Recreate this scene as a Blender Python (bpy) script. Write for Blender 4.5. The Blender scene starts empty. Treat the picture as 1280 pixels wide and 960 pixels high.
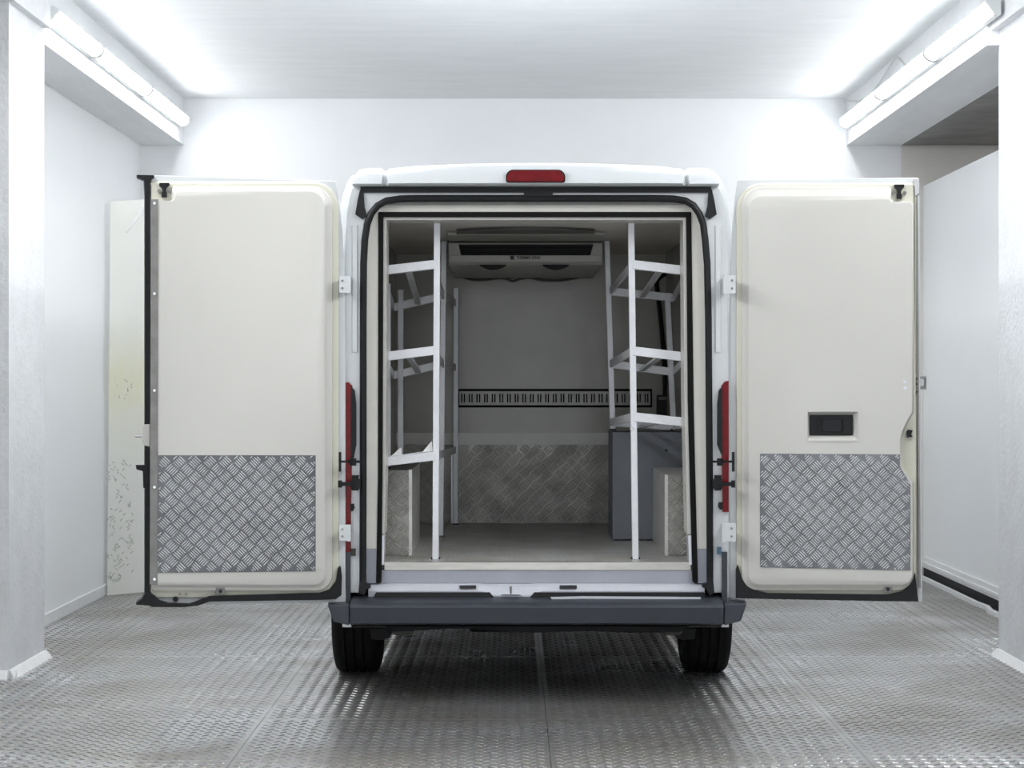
import bpy, math, random
import numpy as np
from mathutils import Vector
from mathutils.geometry import tessellate_polygon

# ------------------------------------------------------------------ camera, light, exposure
sc = bpy.context.scene
COL = sc.collection
EYE = 1.48            # eye height above the floor, metres
F = 2546.0            # focal length in pixels of the 1280 px wide frame
cam_d = bpy.data.cameras.new('camera')
cam_d.sensor_width = 36.0
cam_d.lens = 36.0 * F / 1280.0
cam_d.clip_end = 100
cam = bpy.data.objects.new('camera', cam_d)
cam.location = (0, 0, EYE)
cam.rotation_euler = (math.pi / 2, 0, 0)
COL.objects.link(cam)
sc.camera = cam

w = bpy.data.worlds.new('world')
sc.world = w
w.use_nodes = True
w.node_tree.nodes['Background'].inputs[0].default_value = (0.9, 0.95, 1.0, 1)
w.node_tree.nodes['Background'].inputs[1].default_value = 0.82

sc.view_settings.view_transform = 'Standard'
sc.view_settings.look = 'None'
sc.view_settings.gamma = 1.0
sc.view_settings.use_curve_mapping = False
sc.view_settings.exposure = 1.68
sc.cycles.max_bounces = 10
sc.cycles.diffuse_bounces = 6
sc.cycles.glossy_bounces = 4
sc.cycles.use_denoising = True
sc.cycles.sample_clamp_indirect = 6.0
TUBE_POWER = 8.5


def area_lamp(name, loc, rot, sx, sy, power, col=(0.97, 0.985, 1.0)):
    d = bpy.data.lights.new(name, 'AREA')
    d.shape = 'RECTANGLE'
    d.size, d.size_y, d.energy, d.color = sx, sy, power, col
    o = bpy.data.objects.new(name, d)
    o.location, o.rotation_euler = loc, rot
    COL.objects.link(o)
    return o


# the same batten lamps go on along both beams towards the photographer
for ly in (8.7, 7.0, 5.3):
    for s, lx in ((-1, -2.42), (1, 2.50)):
        area_lamp('batten_lamp', (lx, ly, 3.47), (0, s * math.radians(65), 0), 0.10, 1.55, 9)
# two unseen lamps added at the ceiling to brighten the walls
for lx in (-.85, .85):
    area_lamp('added_fill_lamp', (lx, 10.15, 3.64), (0, 0, 0), 1.5, 0.3, 13)
# unseen lamp added to brighten the side bay behind the right partition
area_lamp('bay_fill_lamp', (4.1, 13.2, 3.28), (0, 0, 0), 0.12, 1.5, 14)
# added opening behind the camera, put in for soft frontal daylight
portal = area_lamp('added_opening_portal', (0, -2.45, 1.6), (math.radians(90), 0, 0), 4.4, 3.2, 1)
portal.data.cycles.is_portal = True


# ------------------------------------------------------------------ helpers
def at(x, y, Y):
    """point of the place seen at (x, y) of the 1280x960 frame when it stands Y metres away"""
    return Vector(((x - 640) * Y / F, Y, EYE + (480 - y) * Y / F))


def X_(x, Y):
    return (x - 640) * Y / F


def Z_(y, Y):
    return EYE + (480 - y) * Y / F


class MB:
    def __init__(self):
        self.v, self.f = [], []

    def add(self, vs, fs):
        b = len(self.v)
        self.v += [tuple(p) for p in vs]
        self.f += [tuple(b + i for i in f) for f in fs]
        return self

    def hexa(self, p):                  # 8 points: bottom ring 0-3, top ring 4-7
        return self.add(p, [(3, 2, 1, 0), (4, 5, 6, 7), (0, 1, 5, 4), (1, 2, 6, 5), (2, 3, 7, 6), (3, 0, 4, 7)])

    def box(self, x0, x1, y0, y1, z0, z1):
        return self.hexa([(x0, y0, z0), (x1, y0, z0), (x1, y1, z0), (x0, y1, z0),
                          (x0, y0, z1), (x1, y0, z1), (x1, y1, z1), (x0, y1, z1)])

    def bar(self, a, b, wx, wz, up=(0, 0, 1)):   # rectangular bar from a to b
        a, b = Vector(a), Vector(b)
        d = (b - a).normalized()
        u = Vector(up)
        if abs(d.dot(u)) > .95:
            u = Vector((0, 1, 0))
        s = d.cross(u).normalized()
        t = s.cross(d).normalized()
        p = []
        for q in (a, b):
            for i, j in ((-1, -1), (1, -1), (1, 1), (-1, 1)):
                p.append(q + s * (i * wx / 2) + t * (j * wz / 2))
        return self.hexa(p)

    def loft(self, loops, close=True, cap0=True, cap1=True):
        n = len(loops[0])
        b = len(self.v)
        for l in loops:
            self.v += [tuple(p) for p in l]
        for k in range(len(loops) - 1):
            for i in range(n if close else n - 1):
                j = (i + 1) % n
                self.f.append((b + k * n + i, b + k * n + j, b + (k + 1) * n + j, b + (k + 1) * n + i))
        if cap0:
            self.f.append(tuple(b + i for i in reversed(range(n))))
        if cap1:
            self.f.append(tuple(b + (len(loops) - 1) * n + i for i in range(n)))
        return self

    def tube(self, pts, r, n=8, caps=True):
        pts = [Vector(p) for p in pts]
        loops = []
        u = None
        for i, p in enumerate(pts):
            d = (pts[min(i + 1, len(pts) - 1)] - pts[max(i - 1, 0)]).normalized()
            if u is None:
                u = d.orthogonal().normalized()
            u = (u - d * u.dot(d)).normalized()
            s = d.cross(u)
            rr = r[i] if isinstance(r, (list, tuple)) else r
            loops.append([p + (u * math.cos(2 * math.pi * k / n) + s * math.sin(2 * math.pi * k / n)) * rr for k in range(n)])
        return self.loft(loops, True, caps, caps)

    def cyl(self, a, b, r, n=16):
        return self.tube([a, b], r, n)

    def lathe(self, prof, c, axis='x', n=40):   # prof: (along axis, radius); closed ring profile
        loops = []
        for k in range(n):
            t = 2 * math.pi * k / n
            l = []
            for a, r in prof:
                if axis == 'x':
                    l.append((c[0] + a, c[1] + r * math.cos(t), c[2] + r * math.sin(t)))
                else:
                    l.append((c[0] + r * math.cos(t), c[1] + a, c[2] + r * math.sin(t)))
            loops.append(l)
        loops.append(loops[0])
        return self.loft(loops, True, False, False)

    def plate(self, front, back, holes_f=(), holes_b=()):
        """solid between two outlines of equal count (and equal holes)"""
        b = len(self.v)
        polys_f = [list(front)] + [list(h) for h in holes_f]
        polys_b = [list(back)] + [list(h) for h in holes_b]
        flat_f = [Vector(p) for l in polys_f for p in l]
        flat_b = [Vector(p) for l in polys_b for p in l]
        n = len(flat_f)
        self.v += [tuple(p) for p in flat_f] + [tuple(p) for p in flat_b]
        tris = tessellate_polygon([[Vector(p) for p in l] for l in polys_f])
        for t in tris:
            self.f.append(tuple(b + i for i in t))
            self.f.append(tuple(b + n + i for i in reversed(t)))
        o = 0
        for l in polys_f:
            m = len(l)
            for i in range(m):
                j = (i + 1) % m
                self.f.append((b + o + i, b + o + j, b + n + o + j, b + n + o + i))
            o += m
        return self

    def prism_px(self, px, Y0, Y1, holes=()):     # outline given by its pixels at distance Y0, extruded to Y1
        f = [at(x, y, Y0) for x, y in px]
        k = [Vector((p.x, Y1, p.z)) for p in f]
        hf = [[at(x, y, Y0) for x, y in h] for h in holes]
        hb = [[Vector((p.x, Y1, p.z)) for p in h] for h in hf]
        return self.plate(f, k, hf, hb)

    def build(self, name, mat, parent=None, bevel=0, smooth=False, recalc=True):
        off = Vector((0, 0, 0))
        q = parent
        while q is not None:
            off += Vector(q.location)
            q = q.parent
        me = bpy.data.meshes.new(name)
        me.from_pydata([(p[0] - off.x, p[1] - off.y, p[2] - off.z) for p in self.v], [], self.f)
        me.validate()
        if recalc:
            import bmesh
            bm = bmesh.new()
            bm.from_mesh(me)
            bmesh.ops.recalc_face_normals(bm, faces=bm.faces)
            bm.to_mesh(me)
            bm.free()
        me.materials.append(mat)
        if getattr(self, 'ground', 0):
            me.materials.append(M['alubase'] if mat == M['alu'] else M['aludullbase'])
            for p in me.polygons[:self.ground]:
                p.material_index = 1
        o = bpy.data.objects.new(name, me)
        COL.objects.link(o)
        if parent is not None:
            o.parent = parent
        if smooth:
            for p in me.polygons:
                p.use_smooth = True
            try:
                me.set_sharp_from_angle(angle=math.radians(35))
            except Exception:
                pass
        if bevel:
            m = o.modifiers.new('bevel', 'BEVEL')
            m.width, m.segments, m.limit_method, m.angle_limit = bevel, 2, 'ANGLE', math.radians(40)
        return o


def tag(o, label=None, cat=None, group=None, kind=None):
    for k, v in (('label', label), ('category', cat), ('group', group), ('kind', kind)):
        if v:
            o[k] = v
    return o


def empty(name, loc, label, cat, group=None):
    o = bpy.data.objects.new(name, None)
    o.location = loc
    o.empty_display_size = .2
    COL.objects.link(o)
    return tag(o, label, cat, group)


def rrect(x0, y0, x1, y1, r, n=6, corners=(1, 1, 1, 1)):
    """rounded rectangle outline, order TL, TR, BR, BL in picture sense (y down)"""
    out = []
    cs = [((x0 + r, y0 + r), 180), ((x1 - r, y0 + r), 270), ((x1 - r, y1 - r), 0), ((x0 + r, y1 - r), 90)]
    sharp = [(x0, y0), (x1, y0), (x1, y1), (x0, y1)]
    for k, ((cx, cy), a0) in enumerate(cs):
        for i in range(n + 1):
            if corners[k]:
                a = math.radians(a0 + 90 * i / n)
                out.append((cx + r * math.cos(a), cy + r * math.sin(a)))
            else:                      # sharp corner, same vertex count
                t = i / n
                ax, ay = (cx + r * math.cos(math.radians(a0)), cy + r * math.sin(math.radians(a0)))
                bx, by = (cx + r * math.cos(math.radians(a0 + 90)), cy + r * math.sin(math.radians(a0 + 90)))
                s = sharp[k]
                out.append((ax + (s[0] - ax) * t * 2, ay + (s[1] - ay) * t * 2) if t <= .5 else
                           (s[0] + (bx - s[0]) * (t * 2 - 1), s[1] + (by - s[1]) * (t * 2 - 1)))
    return out


# ------------------------------------------------------------------ materials
def mat(name, col, rough=.5, metal=0., bump=0., bscale=30., var=0., vscale=4., col2=None, coat=0., spec=.5,
        stretch=None, rvar=0.):
    m = bpy.data.materials.new(name)
    m.use_nodes = True
    nt = m.node_tree
    b = nt.nodes['Principled BSDF']
    b.inputs['Base Color'].default_value = (*col, 1)
    b.inputs['Roughness'].default_value = rough
    b.inputs['Metallic'].default_value = metal
    b.inputs['Coat Weight'].default_value = coat
    b.inputs['Coat Roughness'].default_value = .08
    b.inputs['Specular IOR Level'].default_value = spec
    vec = None
    if var or bump or rvar:
        tc = nt.nodes.new('ShaderNodeTexCoord')
        mp = nt.nodes.new('ShaderNodeMapping')
        if stretch:
            mp.inputs['Scale'].default_value = stretch
        nt.links.new(tc.outputs['Object'], mp.inputs['Vector'])
        vec = mp.outputs['Vector']
    if var:
        n = nt.nodes.new('ShaderNodeTexNoise')
        n.inputs['Scale'].default_value = vscale
        n.inputs['Detail'].default_value = 6
        n.inputs['Roughness'].default_value = .6
        nt.links.new(vec, n.inputs['Vector'])
        r = nt.nodes.new('ShaderNodeValToRGB')
        r.color_ramp.elements[0].position = .35
        r.color_ramp.elements[1].position = .65
        c2 = col2 or tuple(c * (1 - var) for c in col)
        r.color_ramp.elements[0].color = (*c2, 1)
        r.color_ramp.elements[1].color = (*col, 1)
        nt.links.new(n.outputs['Fac'], r.inputs['Fac'])
        nt.links.new(r.outputs['Color'], b.inputs['Base Color'])
    if rvar:
        n = nt.nodes.new('ShaderNodeTexNoise')
        n.inputs['Scale'].default_value = vscale * 1.7
        n.inputs['Detail'].default_value = 5
        nt.links.new(vec, n.inputs['Vector'])
        mr = nt.nodes.new('ShaderNodeMapRange')
        mr.inputs[1].default_value, mr.inputs[2].default_value = .3, .7
        mr.inputs[3].default_value, mr.inputs[4].default_value = rough - rvar, rough + rvar
        nt.links.new(n.outputs['Fac'], mr.inputs[0])
        nt.links.new(mr.outputs[0], b.inputs['Roughness'])
    if bump:
        n = nt.nodes.new('ShaderNodeTexNoise')
        n.inputs['Scale'].default_value = bscale
        n.inputs['Detail'].default_value = 4
        nt.links.new(vec, n.inputs['Vector'])
        bp = nt.nodes.new('ShaderNodeBump')
        bp.inputs['Strength'].default_value = bump
        bp.inputs['Distance'].default_value = .01
        nt.links.new(n.outputs['Fac'], bp.inputs['Height'])
        nt.links.new(bp.outputs['Normal'], b.inputs['Normal'])
    return m


def emit(name, col, strength):
    m = bpy.data.materials.new(name)
    m.use_nodes = True
    b = m.node_tree.nodes['Principled BSDF']
    b.inputs['Base Color'].default_value = (*col, 1)
    b.inputs['Emission Color'].default_value = (*col, 1)
    b.inputs['Emission Strength'].default_value = strength
    return m


M = dict(
    wall=mat('white_wall', (.90, .91, .925), .6, bump=.06, bscale=40, var=.03, vscale=1.2),
    panel=mat('white_panel', (.93, .94, .95), .35, bump=.03, bscale=5, var=.02, vscale=.8),
    plaster=mat('rough_plaster', (.78, .79, .805), .75, bump=.5, bscale=35, var=.07, vscale=6),
    ceiling=mat('brushed_white_ceiling', (.88, .89, .90), .7, bump=.3, bscale=12, var=.05, vscale=3,
                stretch=(.6, 2.4, 1)),
    beam=mat('white_beam', (.80, .81, .82), .7, bump=.3, bscale=18, var=.06, vscale=3, stretch=(3, .5, 1)),
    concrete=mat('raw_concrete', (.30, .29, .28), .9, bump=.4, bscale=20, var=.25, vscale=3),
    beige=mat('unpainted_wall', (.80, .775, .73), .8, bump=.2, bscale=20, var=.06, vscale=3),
    base=mat('baseboard_white', (.86, .86, .86), .4, var=.06, vscale=8),
    dark=mat('dark_gap', (.02, .02, .022), .8),
    tube=emit('lamp_diffuser', (.96, .985, 1.0), TUBE_POWER),
    tubecap=mat('lamp_cap', (.72, .74, .74), .4),
    van=mat('van_white_paint', (.66, .685, .70), .3, coat=.3, bump=.02, bscale=3),
    cream=mat('cream_gelcoat', (.66, .65, .61), .35, bump=.05, bscale=4, var=.02, vscale=2),
    creamdull=mat('cream_frame', (.82, .80, .74), .4, bump=.03, bscale=6, var=.05, vscale=6),
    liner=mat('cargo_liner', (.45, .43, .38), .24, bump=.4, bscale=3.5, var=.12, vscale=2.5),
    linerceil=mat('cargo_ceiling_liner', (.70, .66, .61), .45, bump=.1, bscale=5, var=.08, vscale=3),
    rubber=mat('black_rubber', (.012, .013, .014), .45, bump=.1, bscale=30, var=.3, vscale=12, spec=.3),
    blackp=mat('black_plastic', (.009, .010, .011), .45, spec=.3),
    gasket=mat('black_gasket', (.008, .009, .008), .7, spec=.15),
    bumper=mat('anthracite_plastic', (.042, .048, .062), .42, bump=.05, bscale=60, var=.15, vscale=5),
    tyre=mat('tyre_rubber', (.008, .008, .009), .8, spec=.2, bump=.2, bscale=50),
    rim=mat('grey_rim', (.28, .28, .28), .4, .7),
    alu=mat('tread_aluminium', (.90, .91, .92), .32, .3, var=.14, vscale=9, rvar=.1),
    aludull=mat('dull_tread_aluminium', (.78, .765, .73), .40, .4, var=.2, vscale=7, rvar=.08),
    alubar=mat('brushed_aluminium', (.74, .75, .79), .34, .55, var=.05, vscale=10),
    alurack=mat('rack_aluminium', (.84, .85, .88), .4, .2, var=.10, vscale=9),
    zinc=mat('zinc_strip', (.30, .295, .28), .45, .8, var=.2, vscale=14),
    greyp=mat('lavender_grey_paint', (.40, .415, .47), .5, var=.08, vscale=6, bump=.05),
    greybox=mat('blue_grey_paint', (.20, .215, .25), .5, var=.12, vscale=5, bump=.05),
    ledge=mat('sill_paint', (.62, .635, .69), .3, coat=.3, var=.04, vscale=8),
    red=mat('red_lens', (.20, .002, .006), .25, var=.4, vscale=60, spec=.25),
    under=mat('underbody', (.012, .012, .013), .8),
    underm=mat('underbody_steel', (.07, .068, .06), .6, .5),
    unit=mat('cooling_unit_plastic', (.42, .42, .38), .4),
    unitdark=mat('smoked_plastic', (.10, .10, .095), .35),
    steel=mat('bright_steel', (.55, .55, .55), .35, .8),
    screw=mat('screw_head', (.75, .75, .73), .3, .8),
    handle=mat('charcoal_plastic', (.022, .022, .026), .5, spec=.25),
    alubase=mat('darkened_plate_ground', (.20, .205, .215), .38, .7, var=.25, vscale=8, rvar=.08),  # sheet darkened to paint in dark reflections between the bars
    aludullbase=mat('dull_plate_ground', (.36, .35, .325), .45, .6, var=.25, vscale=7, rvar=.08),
    mark_grey=mat('mark_grey', (.40, .40, .36), .7),
    strip=mat('painted_light_band', (.85, .84, .80), .3, var=.1, vscale=4),
    silltrim=mat('bare_sill_aluminium', (.60, .585, .54), .33, .65, var=.2, vscale=9, stretch=(.6, 1, 3)),
    creamy=mat('shade_tint_gelcoat', (.70, .685, .58), .35, bump=.03, bscale=6, var=.04, vscale=3),  # yellow tint of the moulding's shading put into the colour
    ink=mat('print_black', (.008, .008, .008), .6),
    paper=mat('white_sheet', (.90, .90, .89), .6),
    blue=mat('blue_label', (.10, .17, .26), .5),
    wire=mat('white_cable', (.62, .62, .62), .5),
)


def floor_material(name='tread_plate_floor', k=1.0):
    m = bpy.data.materials.new(name)
    m.use_nodes = True
    nt = m.node_tree
    L = nt.links.new
    b = nt.nodes['Principled BSDF']
    b.inputs['Metallic'].default_value = .75
    geo = nt.nodes.new('ShaderNodeNewGeometry')
    n1 = nt.nodes.new('ShaderNodeTexNoise')
    n1.inputs['Scale'].default_value = 1.1
    n1.inputs['Detail'].default_value = 7
    n1.inputs['Distortion'].default_value = .6
    L(geo.outputs['Position'], n1.inputs['Vector'])
    r = nt.nodes.new('ShaderNodeValToRGB')
    e = r.color_ramp.elements
    e[0].position, e[0].color = .38, (.47 * k, .45 * k, .42 * k, 1)
    e[1].position, e[1].color = .62, (.70 * k, .70 * k, .70 * k, 1)
    L(n1.outputs['Fac'], r.inputs['Fac'])
    n2 = nt.nodes.new('ShaderNodeTexNoise')
    n2.inputs['Scale'].default_value = 45
    n2.inputs['Detail'].default_value = 4
    L(geo.outputs['Position'], n2.inputs['Vector'])
    mx = nt.nodes.new('ShaderNodeMix')
    mx.data_type = 'RGBA'
    mx.blend_type = 'MULTIPLY'
    mx.inputs[0].default_value = .35
    L(r.outputs['Color'], mx.inputs[6])
    L(n2.outputs['Color'], mx.inputs[7])
    L(mx.outputs[2], b.inputs['Base Color'])
    mr = nt.nodes.new('ShaderNodeMapRange')
    mr.inputs[1].default_value, mr.inputs[2].default_value = .35, .65
    mr.inputs[3].default_value, mr.inputs[4].default_value = .37, .26
    L(n1.outputs['Fac'], mr.inputs[0])
    L(mr.outputs[0], b.inputs['Roughness'])
    return m


M['floor'] = floor_material()
M['floortread'] = floor_material('darkened_tread', .56)  # treads darkened to paint in their darker reflections


def ribbed_floor_material():
    m = mat('ribbed_grey_floor', (.58, .585, .59), .4, var=.12, vscale=5, col2=(.48, .46, .41))
    nt = m.node_tree
    b = nt.nodes['Principled BSDF']
    tc = nt.nodes.new('ShaderNodeTexCoord')
    wv = nt.nodes.new('ShaderNodeTexWave')
    wv.inputs['Scale'].default_value = 28
    nt.links.new(tc.outputs['Object'], wv.inputs['Vector'])
    bp = nt.nodes.new('ShaderNodeBump')
    bp.inputs['Strength'].default_value = .5
    bp.inputs['Distance'].default_value = .004
    nt.links.new(wv.outputs['Fac'], bp.inputs['Height'])
    nt.links.new(bp.outputs['Normal'], b.inputs['Normal'])
    return m


M['cargofloor'] = ribbed_floor_material()


def stained_board_material():
    m = mat('stained_board', (.78, .78, .72), .35, var=.05, vscale=3)
    nt = m.node_tree
    L = nt.links.new
    b = nt.nodes['Principled BSDF']
    geo = nt.nodes.new('ShaderNodeNewGeometry')
    sx = nt.nodes.new('ShaderNodeSeparateXYZ')
    L(geo.outputs['Position'], sx.inputs[0])
    n = nt.nodes.new('ShaderNodeTexNoise')
    n.inputs['Scale'].default_value = 5
    L(geo.outputs['Position'], n.inputs['Vector'])
    ramp = nt.nodes.new('ShaderNodeValToRGB')      # a yellowish stain half-way up
    e = ramp.color_ramp.elements
    e[0].position, e[0].color = .30, (0, 0, 0, 1)
    e[1].position, e[1].color = .50, (1, 1, 1, 1)
    k = e.new(.66); k.color = (0, 0, 0, 1)
    mr = nt.nodes.new('ShaderNodeMapRange')
    mr.inputs[1].default_value, mr.inputs[2].default_value = 0, 3.0
    L(sx.outputs['Z'], mr.inputs[0])
    L(mr.outputs[0], ramp.inputs['Fac'])
    mul = nt.nodes.new('ShaderNodeMath'); mul.operation = 'MULTIPLY'
    L(ramp.outputs['Color'], mul.inputs[0]); L(n.outputs['Fac'], mul.inputs[1])
    mx = nt.nodes.new('ShaderNodeMix'); mx.data_type = 'RGBA'
    L(mul.outputs[0], mx.inputs[0])
    mx.inputs[6].default_value = (.80, .80, .75, 1)
    mx.inputs[7].default_value = (.74, .72, .45, 1)
    L(mx.outputs[2], b.inputs['Base Color'])
    return m


M['board'] = stained_board_material()

# ------------------------------------------------------------------ the room
YB = 15.70                       # back wall
YF = -2.6                        # wall behind the photographer
ZC = 3.68                        # ceiling
ZB = 3.32                        # underside of the beams


def struct(name, mb, m, label=None, bevel=0):
    return tag(mb.build(name, m, None, bevel), label, None, None, 'structure')


floor = struct('floor', MB().box(-5.2, 5.4, YF, YB + .3, -.12, -.012), M['dark'],
               'grey metal tread plate floor under the van')
struct('ceiling', MB().box(-5.2, 5.4, YF, YB + .3, ZC, ZC + .15), M['ceiling'], 'brushed white ceiling above the van')
struct('wall_back', MB().box(-5.2, 3.00, YB, YB + .2, -.1, ZC), M['wall'], 'bright white wall behind the van')
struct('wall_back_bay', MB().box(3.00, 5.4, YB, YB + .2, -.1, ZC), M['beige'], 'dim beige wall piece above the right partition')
struct('wall_left', MB().box(-3.0, -2.86, 11.02, YB, -.1, ZB + .02), M['panel'], 'smooth white wall panel left of the van')
struct('wall_right', MB().box(3.17, 3.27, 11.09, YB, .075, 3.005), M['panel'], 'white partition panel right of the van')
struct('wall_bay', MB().box(5.0, 5.2, 10.3, YB, -.1, ZC), M['concrete'], 'dark wall behind the right partition')
struct('wall_front', MB().box(-5.2, -2.2, YF - .2, YF, -.1, ZC).box(2.2, 5.4, YF - .2, YF, -.1, ZC).box(-2.2, 2.2, YF - .2, YF, 3.2, ZC), M['wall'])  # middle gap is added to let frontal light in
struct('wall_left_front', MB().box(-5.2, -5.0, YF, 10.3, -.1, ZC), M['wall'])
struct('wall_right_front', MB().box(5.2, 5.4, YF, 10.3, -.1, ZC), M['wall'])
# columns and beams
struct('trim_1', MB().box(-5.0, -2.53, 10.24, 11.02, -.05, ZC), M['plaster'], 'white plastered column at the left picture edge')
struct('trim_2', MB().box(2.65, 5.2, 10.30, 11.09, -.05, ZC), M['plaster'], 'white plastered column at the right picture edge')
struct('trim_3', MB().box(-2.86, -2.53, 11.02, YB, ZB, ZC), M['beam'], 'white ceiling beam carrying the left lamps')
struct('trim_4', MB().box(2.58, 3.00, 11.06, YB, ZB, ZC), M['beam'], 'white ceiling beam carrying the right lamps')
struct('trim_5', MB().box(-3.0, -2.49, YF, 11.0, 3.40, ZC), M['plaster'], 'beam end over the left column')
struct('trim_6', MB().box(2.60, 3.1, YF, 11.06, 3.40, ZC), M['plaster'], 'beam end over the right column')
# raw slab above the side bay on the right
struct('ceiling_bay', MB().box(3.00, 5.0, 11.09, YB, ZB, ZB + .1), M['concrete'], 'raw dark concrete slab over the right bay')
struct('ceiling_bay_left', MB().box(-5.0, -2.86, 11.02, YB, ZB + .02, ZB + .1), M['beam'])
# skirtings
struct('baseboard_left', MB().box(-2.86, -2.845, 11.02, YB, 0, .075), M['base'], 'white skirting under the left wall panel', .004)
struct('baseboard_back', MB().box(-2.86, 5.0, YB - .015, YB, 0, .075), M['base'], 'white skirting along the back wall')
rb = MB()
rb.box(3.135, 3.15, 11.09, YB, .10, .125)
rb.box(3.15, 3.17, 11.09, YB, .075, .16)
struct('baseboard_right', rb, M['base'], 'white rail along the foot of the right partition', .004)
rg = MB()
pts = [(3.10, 11.09), (3.105, 12.5), (3.08, 13.1), (3.115, 13.35), (3.10, 13.6), (3.105, 14.4), (3.105, YB)]
for (xa, ya), (xb, yb) in zip(pts[:-1], pts[1:]):
    rg.bar((xa, ya, .014), (xb, yb, .014), .03, .028)
struct('trim_7', rg, M['base'], 'bent white edge strip on the floor by the right partition')
struct('trim_8', MB().box(3.17, 3.2, 11.09, YB, 0, .075), M['dark'], 'dark gap under the right partition')
for nm, x0, x1, y0, y1, lab in (
        ('trim_9', -5.0, -2.49, 10.20, 10.24, 'white skirting on the front of the left column'),
        ('trim_10', -2.53, -2.49, 10.20, 11.04, 'white skirting on the inner side of the left column'),
        ('trim_11', 2.61, 2.65, 10.26, 11.12, 'white skirting on the inner side of the right column')):
    mb = MB()
    if nm == 'trim_9':
        mb.hexa([(x0, y0, 0), (x1, y0, 0), (x1, y1, 0), (x0, y1, 0), (x0, y1 - .008, .04), (x1, y1 - .008, .04), (x1, y1, .04), (x0, y1, .04)])
    else:
        xi, xo = (x1, x0) if x0 < 0 else (x0, x1)   # xi faces the room
        d = (xi - xo) / abs(xi - xo)
        mb.hexa([(xo, y0, 0), (xi, y0, 0), (xi, y1, 0), (xo, y1, 0),
                 (xo, y0 + .032, .04), (xo + d * .008, y0 + .032, .04), (xo + d * .008, y1 - .01, .04), (xo, y1 - .01, .04)])
    struct(nm, mb, M['base'], lab)

# floor plates: each sheet its own piece, its raised lens treads are real geometry
PX, PY = .0315, .073            # tread pitch across, along


def lens_template(length, width, h, ang):
    c, s = math.cos(ang), math.sin(ang)
    out = [(-.5, 0), (-.25, .42), (.25, .42), (.5, 0), (.25, -.42), (-.25, -.42)]
    top = [(-.28, 0), (.28, 0)]
    v = []
    for (a, b), z in [(p, 0) for p in out] + [(p, h) for p in top]:
        x, y = a * length, b * width
        v.append((x * c - y * s, x * s + y * c, z))
    f = [(0, 5, 6), (0, 6, 1), (1, 6, 7), (1, 7, 2), (2, 7, 3), (3, 7, 4), (4, 7, 6), (4, 6, 5)]
    return np.array(v), np.array(f)


LA = lens_template(.046, .014, .0031, math.radians(42))
LB = lens_template(.046, .014, .0031, math.radians(-42))


def floor_plate(x0, x1, y0, y1):
    g = .0012
    vs = [(x0 + g, y0 + g, -.012), (x1 - g, y0 + g, -.012), (x1 - g, y1 - g, -.012), (x0 + g, y1 - g, -.012),
          (x0 + g, y0 + g, 0), (x1 - g, y0 + g, 0), (x1 - g, y1 - g, 0), (x0 + g, y1 - g, 0)]
    fs = [(4, 5, 6, 7), (0, 1, 5, 4), (1, 2, 6, 5), (2, 3, 7, 6), (3, 0, 4, 7)]
    V = [np.array(vs)]
    T = []
    off = 8
    nx = int((x1 - x0 - .02) / PX)
    for i in range(nx):
        cx = x0 + .02 + (i + .5) * (x1 - x0 - .04) / nx
        lv, lf = (LA if i % 2 else LB)
        cy = np.arange(y0 + .03 + (PY / 2 if i % 2 else 0), y1 - .025, PY)
        if not len(cy):
            continue
        c = np.zeros((len(cy), 1, 3))
        c[:, 0, 0], c[:, 0, 1] = cx, cy
        V.append((lv[None] + c).reshape(-1, 3))
        T.append((lf[None] + (off + np.arange(len(cy)) * len(lv))[:, None, None]).reshape(-1, 3))
        off += len(cy) * len(lv)
    V = np.concatenate(V)
    T = np.concatenate(T)
    me = bpy.data.meshes.new('floor_plate')
    nq, ntr = len(fs), len(T)
    me.vertices.add(len(V))
    me.vertices.foreach_set('co', V.astype(np.float32).ravel())
    me.loops.add(nq * 4 + ntr * 3)
    me.loops.foreach_set('vertex_index', np.concatenate([np.array(fs).ravel(), T.ravel()]).astype(np.int32))
    me.polygons.add(nq + ntr)
    st = np.concatenate([np.arange(nq) * 4, nq * 4 + np.arange(ntr) * 3]).astype(np.int32)
    me.polygons.foreach_set('loop_start', st)
    me.polygons.foreach_set('use_smooth', np.zeros(nq + ntr, dtype=bool))
    me.update(calc_edges=True)
    me.validate()
    me.materials.append(M['floor'])
    me.materials.append(M['floortread'])
    me.polygons.foreach_set('material_index', np.concatenate([np.zeros(nq), np.ones(ntr)]).astype(np.int32))
    o = bpy.data.objects.new('floor_plate', me)
    COL.objects.link(o)
    o.parent = floor
    return o


XE = [-5.0, -3.6, -2.35, -1.10, .152, 1.40, 2.65, 5.0]
YE = [5.0, 6.9, 8.98, 11.06, 13.14, YB]
for a, b in zip(XE[:-1], XE[1:]):
    for c, d in zip(YE[:-1], YE[1:]):
        if (a < -3.5 or b > 4) and c > 11:
            if b > -3.5 and a < 3.5:
                floor_plate(max(a, -3.6), min(b, 3.6), c, d)
        else:
            floor_plate(a, b, c, d)
plain = MB().box(-5.0, 5.0, YF, 5.0, -.012, 0).build('floor_plate', M['floor'], floor)

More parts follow.
